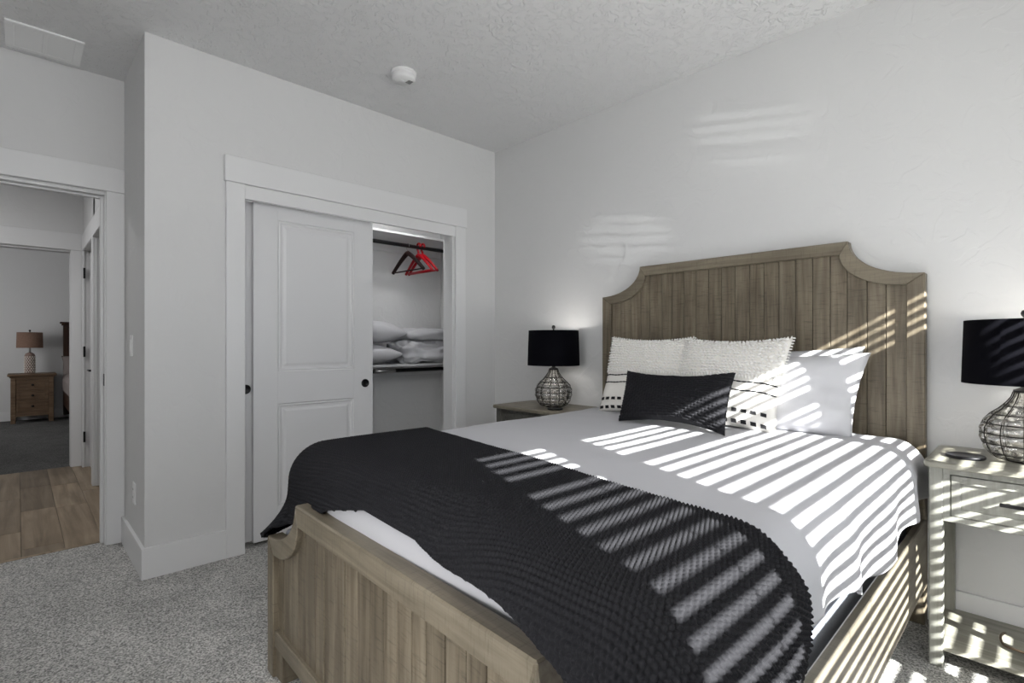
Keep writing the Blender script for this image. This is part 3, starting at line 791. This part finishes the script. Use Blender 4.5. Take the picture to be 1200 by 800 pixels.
# ------------------------------------------------------------------ nightstands
def nightstand(label, loc, mtop, mbody):
    """local: x 0 = front .. .40 = back, y -.31...31"""
    t = thing('nightstand', label, 'nightstand', loc, 0, 'nightstands beside the bed')
    W, D, Ht = .295, .395, .752
    b = B(); c_ = .022
    x0, x1, y0, y1 = -.030, D+.004, -W-.014, W+.014
    prism(b, [(x0+c_, y0), (x1-.03, y0), (x1, y0+.03), (x1, y1-.03), (x1-.03, y1), (x0+c_, y1), (x0+.006, y1-.006), (x0, y1-c_), (x0, y0+c_), (x0+.006, y0+.006)], 'Z', Ht-.022, Ht, bev=.004)
    obj('tabletop', b, mtop, t, world=False)
    for fx in (0, D-.04):
        for sy in (-1, 1):
            b = B(); bx(b, fx, fx+.04, min(sy*W, sy*(W-.04)), max(sy*W, sy*(W-.04)), 0, Ht-.022, bev=.003); obj('leg', b, mbody, t, world=False)
    Z0, Z1 = .536, Ht-.022
    b = B()      # apron round the drawer
    bx(b, .004, .022, -W+.04, W-.04, .707, Z1, bev=.001); bx(b, .004, .022, -W+.04, W-.04, Z0, .556, bev=.001)
    for s in (-1, 1): bx(b, .004, .022, min(s*(W-.04), s*(W-.060)), max(s*(W-.04), s*(W-.060)), .556, .707, bev=.001)
    obj('front_frame', b, mbody, t, world=False)
    for s in (-1, 1):
        b = B(); bx(b, .04, D-.04, min(s*(W-.008), s*(W-.024)), max(s*(W-.008), s*(W-.024)), Z0, Z1, bev=.001); obj('side_panel', b, mbody, t, world=False)
    b = B(); bx(b, D-.03, D-.012, -W+.04, W-.04, Z0, Z1, bev=.001); obj('back_panel', b, mbody, t, world=False)
    b = B()
    ya, yb, za, zb = -(W-.063), W-.063, .559, .704
    fw = .026
    bx(b, .003, .019, ya, yb, za, za+fw, bev=.001); bx(b, .003, .019, ya, yb, zb-fw, zb, bev=.001)
    bx(b, .003, .019, ya, ya+fw, za+fw, zb-fw, bev=.001); bx(b, .003, .019, yb-fw, yb, za+fw, zb-fw, bev=.001)
    bx(b, .010, .019, ya+fw, yb-fw, za+fw, zb-fw, bev=.001)
    bx(b, .019, .30, ya+.01, yb-.01, za+.005, zb-.02, bev=.001)
    dr = obj('drawer', b, mbody, t, world=False)
    b = B(); bx(b, -.020, -.010, -.105, .105, .625, .637, bev=.002); bx(b, -.012, .010, -.090, -.078, .627, .635); bx(b, -.012, .010, .078, .090, .627, .635)
    obj('handle', b, M['black_metal'], dr, world=False, label='black bar handle')
    b = B(); bx(b, .01, D-.01, -W+.005, W-.005, .060, .080, bev=.003); obj('lower_shelf', b, mtop if mtop is M['stand_top'] else mbody, t, world=False)
    return t
nr = nightstand('grey-green nightstand striped by sunlight, its open shelf and drawer in full view', (2.418, .003, 0), M['stand_top'], M['stand'])
nl = nightstand('taupe-topped nightstand beyond the bed, only its top corner showing', (2.415, 2.372, 0), M['stand_l'], M['stand_body'])

# ------------------------------------------------------------------ table lamps
PROF = [(.066, 0), (.086, .008), (.104, .030), (.116, .060), (.121, .088), (.119, .115), (.110, .140), (.092, .163), (.068, .184), (.050, .205), (.036, .226), (.030, .246)]
def prof_r(z):
    for (r0, z0), (r1, z1) in zip(PROF, PROF[1:]):
        if z <= z1: return r0+(r1-r0)*(z-z0)/(z1-z0)
    return PROF[-1][0]
RINGS = [.022, .058, .094, .130, .164, .196]
def table_lamp(label, loc, power):
    t = thing('table_lamp', label, 'lamp', loc, 0, 'table lamps with black drum shades')
    NW = 12
    b = B(); lathe(b, [(.0, 0), (.052, 0), (.054, .002), (.052, .005), (0, .005)], 40); obj('foot', b, M['wire'], t, world=False)
    b = B(); prof = []
    zz = 0
    n = 72
    zs = [.246*k/n for k in range(n+1)]
    def cell(z):
        ed = [0]+RINGS+[.246]
        for a, c in zip(ed, ed[1:]):
            if z <= c: return math.sin(PI*(z-a)/(c-a))
        return 0
    cs = [max(0, cell(z)) for z in zs]
    lathe(b, [(prof_r(z)-.004, z+.0055) for z in zs], NW*8, mod=lambda a, k: 1+.10*(cs[k]**.6)*abs(math.sin(a*NW/2))**.6)
    obj('glass_body', b, M['glass'], t, world=False, label='clear glass blown out between the wires')
    b = B()
    for z in RINGS:
        r = prof_r(z)+.0015
        tube(b, [(r*math.cos(2*PI*k/48), r*math.sin(2*PI*k/48), z+.0055) for k in range(48)], .0019, 6, closed=True)
    for k in range(NW):
        a = 2*PI*k/NW
        tube(b, [((prof_r(z)+.0015)*math.cos(a), (prof_r(z)+.0015)*math.sin(a), z+.0055) for z in [p[1] for p in PROF]], .0019, 6)
    obj('wire_cage', b, M['wire'], t, world=False, label='dark wire cage around the glass')
    b = B(); lathe(b, [(.0, .250), (.032, .250), (.032, .258), (.013, .268), (.012, .300), (.018, .303), (.018, .345), (.012, .350), (0, .350)], 24)
    obj('socket', b, M['black_metal'], t, world=False)
    b = B(); lathe(b, [(.0, .350), (.012, .352), (.016, .372), (.030, .40), (.031, .418), (.024, .436), (.012, .446), (0, .449)], 24)
    obj('bulb', b, M['bulb'], t, world=False)
    z0, z1 = .280, .513
    r0, r1 = .175, .168
    b = B(); lathe(b, [(r0, z0), (r1, z1), (r1-.0015, z1), (r0-.0015, z0), (r0, z0)], 72); sh = obj('lamp_shade', b, M['shade'], t, world=False)
    b = B(); lathe(b, [(r0-.002, z0+.001), (r1-.002, z1-.001), (r1-.003, z1-.001), (r0-.003, z0+.001), (r0-.002, z0+.001)], 72); obj('shade_lining', b, M['lining'], sh, world=False, label='white inner lining')
    b = B()
    for k in range(3):
        a = 2*PI*k/3+.4; tube(b, [(0, 0, z1-.012), ((r1-.003)*math.cos(a), (r1-.003)*math.sin(a), z1-.004)], .0018, 6)
    for s in (-1, 1):
        tube(b, [(0, s*.014, .303), (0, s*.040, .335), (0, s*.046, .40), (0, s*.034, .465), (0, 0, z1-.012)], .0015, 6)
    obj('harp', b, M['black_metal'], t, world=False)
    b = B(); lathe(b, [(0, z1-.014), (.007, z1-.012), (.004, z1+.0), (.005, z1+.008), (.011, z1+.016), (.0125, z1+.024), (.009, z1+.033), (0, z1+.037)], 20)
    obj('finial', b, M['black_metal'], t, world=False)
    l = bpy.data.lights.new('lamp_bulb_light', 'POINT'); l.energy = power; l.color = (1, .97, .93); l.shadow_soft_size = .035
    lo_ = bpy.data.objects.new('lamp_bulb_light', l); C.objects.link(lo_); lo_.location = (0, 0, .41); lo_.parent = t
    for ch in t.children:
        if ch.name.startswith('bulb'): ch.visible_shadow = True
    return t
LZ = .752
lampA = table_lamp('black-shaded glass lamp, lit, on the nightstand beyond the bed', (2.60, 2.296, LZ), 2.0)
lampB = table_lamp('black-shaded glass lamp cut by the frame edge on the sunlit nightstand', (2.62, .050, LZ), 1.2)
# the bulb sits inside its light: let the light out
for o in bpy.data.objects:
    if o.name.startswith('lamp_bulb_light'): o.location.z = .462

def coaster(label, x, y, r):
    b = B(); lathe(b, [(0, 0), (r*.96, 0), (r, .003), (r, .008), (r*.97, .011), (r*.93, .0095), (0, .0095)], 40, x, y, LZ)
    o = obj('coaster', b, M['coaster']); tag(o, label, 'coaster', 'round black discs on the nightstands')
coaster('round black disc on the sunlit nightstand beside the lamp foot', 2.555, .207, .058)
coaster('round black disc on the far nightstand in front of the lit lamp', 2.50, 2.195, .050)
# cord loop on the lower shelf
b = B(); pts = []
for k in range(40):
    a = R(60+250*k/39); pts.append((2.62+.085*math.cos(a), .03+.085*math.sin(a), .0855+.012*abs(math.sin(a*1.5))))
tube(b, pts, .0045, 8); o = obj('cable_loop', b, M['cord']); tag(o, 'bronze-coloured looped cable lying on the lower shelf of the nightstand', 'cable')

# ------------------------------------------------------------------ ceiling and wall fittings
vt = thing('ceiling_vent', 'white louvred air vent on the ceiling above the doorway', 'vent', (.105, 3.608, H-.012))
b = B(); x0, x1, y0, y1 = -.046, .253, 3.455, 3.760
for (a, c, e, g) in ((x0, x1, y0, y0+.03), (x0, x1, y1-.03, y1), (x0, x0+.035, y0+.03, y1-.03), (x1-.035, x1, y0+.03, y1-.03)):
    bx(b, a, c, e, g, H-.010, H, bev=.002)
obj('frame', b, M['louver'], vt)
b = B(); bx(b, .095, .112, y0+.03, y1-.03, H-.009, H, bev=.001); obj('divider', b, M['louver'], vt)
b = B()
n = 15
for k in range(n):
    y = y0+.04+k*(y1-y0-.08)/(n-1)
    for a, c in ((x0+.035, .095), (.112, x1-.035)):
        t = bmesh.new(); bmesh.ops.create_cube(t, size=1)
        for v in t.verts: v.co = Vector((v.co.x*(c-a), v.co.y*.0125, v.co.z*.0012))
        join(b, t, Matrix.Translation(((a+c)/2, y, H-.0060)) @ Matrix.Rotation(R(-9), 4, 'X'))
q = obj('slats', b, M['louver'], vt); q['kind'] = 'stuff'
sm = thing('smoke_detector', 'round white smoke detector on the ceiling', 'smoke detector', (1.605, 2.567, H-.05))
b = B(); lathe(b, [(0, .05), (.072, .05), (.072, .040), (.069, .037), (0, .037)], 40); obj('mounting_plate', b, M['plastic'], sm, world=False)
b = B(); lathe(b, [(0, .036), (.066, .036), (.066, .034), (.060, .031), (.066, .028), (.066, .008), (.061, .001), (.0, .0)], 40); bd = obj('body', b, M['plastic'], sm, world=False)
b = B(); lathe(b, [(0, -.003), (.018, -.003), (.021, .001), (0, .001)], 24, -.008, .010); obj('test_button', b, M['plastic'], bd, world=False)
b = B()
for k in range(-2, 3): bx(b, .015, .045, k*.008-.014, k*.008-.0105, -.0006, .001, bev=0)
obj('sound_slots', b, M['slot'], bd, world=False)
def plate(name, label, y, z, kind):
    b = B(); bx(b, XE-.006, XE, y-.036, y+.036, z-.058, z+.058, bev=.002)
    o = obj(name, b, M['plastic']); tag(o, label, kind)
    return o
o = plate('light_switch', 'white rocker light switch on the narrow alcove wall', 3.52, 1.166, 'switch')
box_obj('rocker', (XE-.010, XE-.005, 3.503, 3.537, 1.133, 1.199), M['plastic'], o)
o = plate('wall_outlet', 'white double wall outlet low on the narrow alcove wall', 3.425, .367, 'outlet')
for dz in (-.021, .021):
    b = B(); bx(b, XE-.0085, XE-.005, 3.409, 3.441, .367+dz-.015, .367+dz+.015, bev=.003); s_ = obj('socket', b, M['plastic'], o)
    b = B()
    for dy in (-.007, .007): bx(b, XE-.0090, XE-.0084, 3.425+dy-.001, 3.425+dy+.001, .367+dz-.003, .367+dz+.007, bev=0)
    obj('slots', b, M['slot'], s_)

# ------------------------------------------------------------------ hall beyond the doorway
HYE = 6.45
b = B(); bx(b, XL, .62, 3.90, HYE+.05, -.10, -.006, bev=0); hf = struct('floor_hall', b, M['slot'])
rnd = random.Random(5)
cols = [-1.30, -1.117, -.935, -.752, -.570, -.388, -.169, .017, .200, .373, .555, .62]
ends = {5: [3.9, 4.7, 5.9, 6.5], 6: [3.9, 4.45, 5.4, 6.5], 7: [3.9, 4.055, 4.97, 5.755, 6.5], 8: [3.9, 3.905, 4.925, 5.70, 6.5], 9: [3.9, 5.35, 6.5]}
for i in range(3, len(cols)-1):
    e = ends.get(i, [3.9, 3.9+rnd.uniform(.3, 1.1), 5.3, 6.5])
    for j in range(len(e)-1):
        if e[j+1]-e[j] < .02: continue
        b = B(); bx(b, cols[i]+.0008, cols[i+1]-.0008, e[j]+.0008, e[j+1]-.0008, -.006, rnd.uniform(-.0006, .0), bev=.0012)
        obj('plank', b, M['oak'], hf)
b = B(); bx(b, -.388, .368, 3.885, 3.905, -.004, .004, bev=.002); struct('trim_10', b, M['oak'])      # threshold
# far hall wall with the second doorway
b = B(); bx(b, .378, .52, HYE, HYE+CW, 0, H, bev=0); bx(b, XL, -.46, HYE, HYE+CW, 0, H, bev=0); bx(b, -.46, .378, HYE, HYE+CW, 2.06, H, bev=0)
struct('wall_hall', b, M['wall'])
b = B(); bx(b, .370, .456, HYE-.018, HYE, 0, 2.066); struct('trim_11', b, M['trim'])
b = B(); bx(b, -.56, .456, HYE-.024, HYE, 2.066, 2.225, bev=.003); struct('trim_12', b, M['trim'])
b = B(); bx(b, .364, .378, HYE, HYE+CW, 0, 2.06); bx(b, -.46, .364, HYE, HYE+CW, 2.048, 2.06); bx(b, -.55, -.452, HYE-.018, HYE, 0, 2.066); struct('trim_13', b, M['trim'])
# hall side wall: a closed door near the end, an open one nearer
b = B(); bx(b, .462, .56, 3.93, 4.60, 0, H, bev=0); bx(b, .462, .56, 4.60, 6.36, 2.06, H, bev=0); bx(b, .462, .56, 5.45, 5.56, 0, H, bev=0); bx(b, .462, .56, 6.36, HYE, 0, H, bev=0)
struct('wall_side', b, M['wall'])
b = B(); bx(b, .445, .462, 4.50, 6.42, 2.060, 2.215, bev=.003); struct('trim_14', b, M['trim'])
b = B(); bx(b, .445, .462, 6.345, 6.42, 0, 2.06); struct('trim_15', b, M['trim'])
b = B(); bx(b, .447, .462, 5.458, 5.552, 0, 2.06); struct('trim_16', b, M['trim'])
b = B(); bx(b, .50, .535, 5.57, 6.34, .01, 2.04, bev=.002); d3 = struct('door_3', b, M['door'])
for (e, g) in ((.2, .82), (1.0, 1.92)):
    box_obj('panel', (.496, .50, 5.69, 6.22, e, g), M['door'], d3, bev=.003)
for z in (.29, 1.10, 1.845):
    box_obj('hinge', (.452, .468, 6.325, 6.345, z-.05, z+.05), M['black_metal'], d3, label='black hinge')
b = B(); tube(b, [(.50, 5.67, .945), (.45, 5.67, .945), (.445, 5.71, .945), (.445, 5.80, .945)], .009, 8); obj('lever_handle', b, M['black_metal'], d3, label='black lever handle')
b = B(); bx(b, .466, 1.20, 5.405, 5.44, .01, 2.04, bev=.002); d4 = struct('door_4', b, M['door'])
box_obj('panel', (.60, 1.08, 5.401, 5.405, .2, .82), M['door'], d4, bev=.002); box_obj('panel', (.60, 1.08, 5.401, 5.405, 1.0, 1.92), M['door'], d4, bev=.002)
b = B(); bx(b, XL-.1, 1.3, 3.93, 6.5, H, H+.08, bev=0); struct('ceiling_hall', b, M['ceiling'])
b = B(); bx(b, 1.25, 1.32, 3.99, HYE, 0, H, bev=0); struct('wall_bath', b, M['wall'])
b = B(); bx(b, .62, 1.30, 3.99, HYE+.05, -.10, 0, bev=0); struct('floor_bath', b, M['oak'])

# ------------------------------------------------------------------ the far bedroom
FYW = 10.9
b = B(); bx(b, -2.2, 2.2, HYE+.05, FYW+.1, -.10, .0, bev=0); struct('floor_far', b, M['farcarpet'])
b = B(); bx(b, -2.2, 2.2, FYW, FYW+.1, 0, H, bev=0); struct('wall_far', b, M['wall'])
b = B(); bx(b, -2.3, -2.2, HYE, FYW+.1, 0, H, bev=0); struct('wall_far_left', b, M['wall'])
b = B(); bx(b, 2.2, 2.3, HYE, FYW+.1, 0, H, bev=0); struct('wall_far_right', b, M['wall'])
b = B(); bx(b, .56, 2.2, HYE, HYE+CW, 0, H, bev=0); bx(b, -2.2, XL, HYE, HYE+CW, 0, H, bev=0); struct('wall_far_front', b, M['wall'])
b = B(); bx(b, -2.3, 2.3, HYE+.05, FYW+.1, H, H+.08, bev=0); struct('ceiling_far', b, M['ceiling'])
baseboard('baseboard_far', -2.2, 2.2, FYW-T, FYW, .14)
# chest of three drawers
ch = thing('bedside_chest', 'brown wooden three-drawer bedside chest against the far bedroom wall', 'chest', (.165, 10.66, 0))
cx0, cx1, cy0, cy1 = -.070, .402, 10.45, 10.85
b = B(); bx(b, cx0-.035, cx1+.035, cy0-.03, cy1+.01, .690, .725, bev=.012, seg=2); bx(b, cx0-.012, cx1+.012, cy0-.012, cy1, .670, .690); obj('chest_top', b, M['farwood'], ch)
b = B(); bx(b, cx0+.045, cx1-.045, cy0+.02, cy1, .10, .670); bx(b, cx0+.045, cx1-.045, cy0+.004, cy0+.02, .10, .165); bx(b, cx0+.045, cx1-.045, cy0+.004, cy0+.02, .64, .670); obj('body', b, M['farwood'], ch)
for x in (cx0, cx1-.055):
    for y in (cy0, cy1-.055):
        b = B(); bx(b, x, x+.055, y, y+.055, 0, .670, bev=.004); obj('leg', b, M['farwood'], ch)
for k in range(3):
    z = .172+k*.158; a, c = cx0+.060, cx1-.060
    b = B(); e, g = z, z+.145
    bx(b, a, c, cy0+.006, cy0+.022, e, e+.028); bx(b, a, c, cy0+.006, cy0+.022, g-.028, g); bx(b, a, a+.034, cy0+.006, cy0+.022, e+.028, g-.028); bx(b, c-.034, c, cy0+.006, cy0+.022, e+.028, g-.028)
    bx(b, a+.034, c-.034, cy0+.014, cy0+.022, e+.028, g-.028)
    dr = obj('drawer', b, M['farwood'], ch)
    b = B(); t = bmesh.new(); lathe(t, [(0, 0), (.006, 0), (.006, .012), (.016, .018), (.017, .026), (0, .030)], 16)
    join(b, t, Matrix.Translation(((a+c)/2, cy0+.014, z+.073)) @ Matrix.Rotation(R(90), 4, 'X')); obj('knob', b, M['black_metal'], dr, label='dark round knob')
fl = thing('table_lamp', 'brown lamp with a drum shade on the far bedroom chest', 'lamp', (.138, 10.62, .725))
b = B(); lathe(b, [(0, 0), (.058, 0), (.062, .012), (.062, .26), (.050, .298), (.020, .315), (0, .318)], 28, mod=lambda a, k: 1+.02*math.sin(a*12)); obj('lamp_body', b, M['farlamp'], fl, world=False)
b = B(); n = 0
for r_ in range(10):
    for k in range(14):
        a = 2*PI*(k+.5*(r_ % 2))/14; z = .025+r_*.025
        t = bmesh.new(); bmesh.ops.create_icosphere(t, subdivisions=1, radius=.0085)
        join(b, t, Matrix.Translation((.062*math.cos(a), .062*math.sin(a), z)))
q = obj('raised_dots', b, M['lining'], fl, world=False, label='pale raised diamond pattern'); q['kind'] = 'stuff'
b = B(); lathe(b, [(0, .318), (.012, .318), (.012, .40), (0, .40)], 14); obj('socket', b, M['steel'], fl, world=False)
b = B(); lathe(b, [(.150, .385), (.145, .618), (.142, .618), (.147, .385), (.150, .385)], 40); obj('lamp_shade', b, M['farshade'], fl, world=False)
b = B(); lathe(b, [(0, .608), (.005, .61), (.005, .628), (.014, .640), (.010, .655), (0, .658)], 14); tube(b, [(-.143, 0, .61), (.143, 0, .61)], .002, 5); obj('finial', b, M['black_metal'], fl, world=False)
# dark bed in the far room
fbd = thing('bed', 'dark brown wooden bed of the far bedroom, only its corner showing beside the chest', 'bed', (1.35, 10.2, 0))
b = B(); bx(b, .525, 2.15, 10.76, 10.83, .05, 1.46, bev=.004); bx(b, .505, 2.17, 10.74, 10.845, 1.46, 1.49, bev=.006); bx(b, .485, 2.19, 10.72, 10.865, 1.49, 1.515, bev=.006); obj('headboard', b, M['fardark'], fbd)
b = B(); bx(b, .52, .56, 8.95, 10.76, .22, .46, bev=.004); bx(b, .52, .60, 8.90, 8.98, 0, .60, bev=.004); obj('side_rail', b, M['fardark'], fbd)
f = pillow_fn(((.50, 10.60, .62), (1.25, 10.60, .62), (.50, 10.72, .98), (1.25, 10.72, .98)), .22, seed=51)
o = obj('far_pillow', pillow_mesh(f, 24, 20), M['farpillow']); tag(o, 'grey-brown pillow on the dark bed of the far bedroom', 'pillow')
b = B(); bx(b, .505, 2.1, 8.96, 10.70, .40, .70, bev=.08, seg=4); o = obj('far_bedspread', b, M['farpillow']); tag(o, 'grey-brown bedding heaped on the dark bed of the far bedroom', 'bedding')
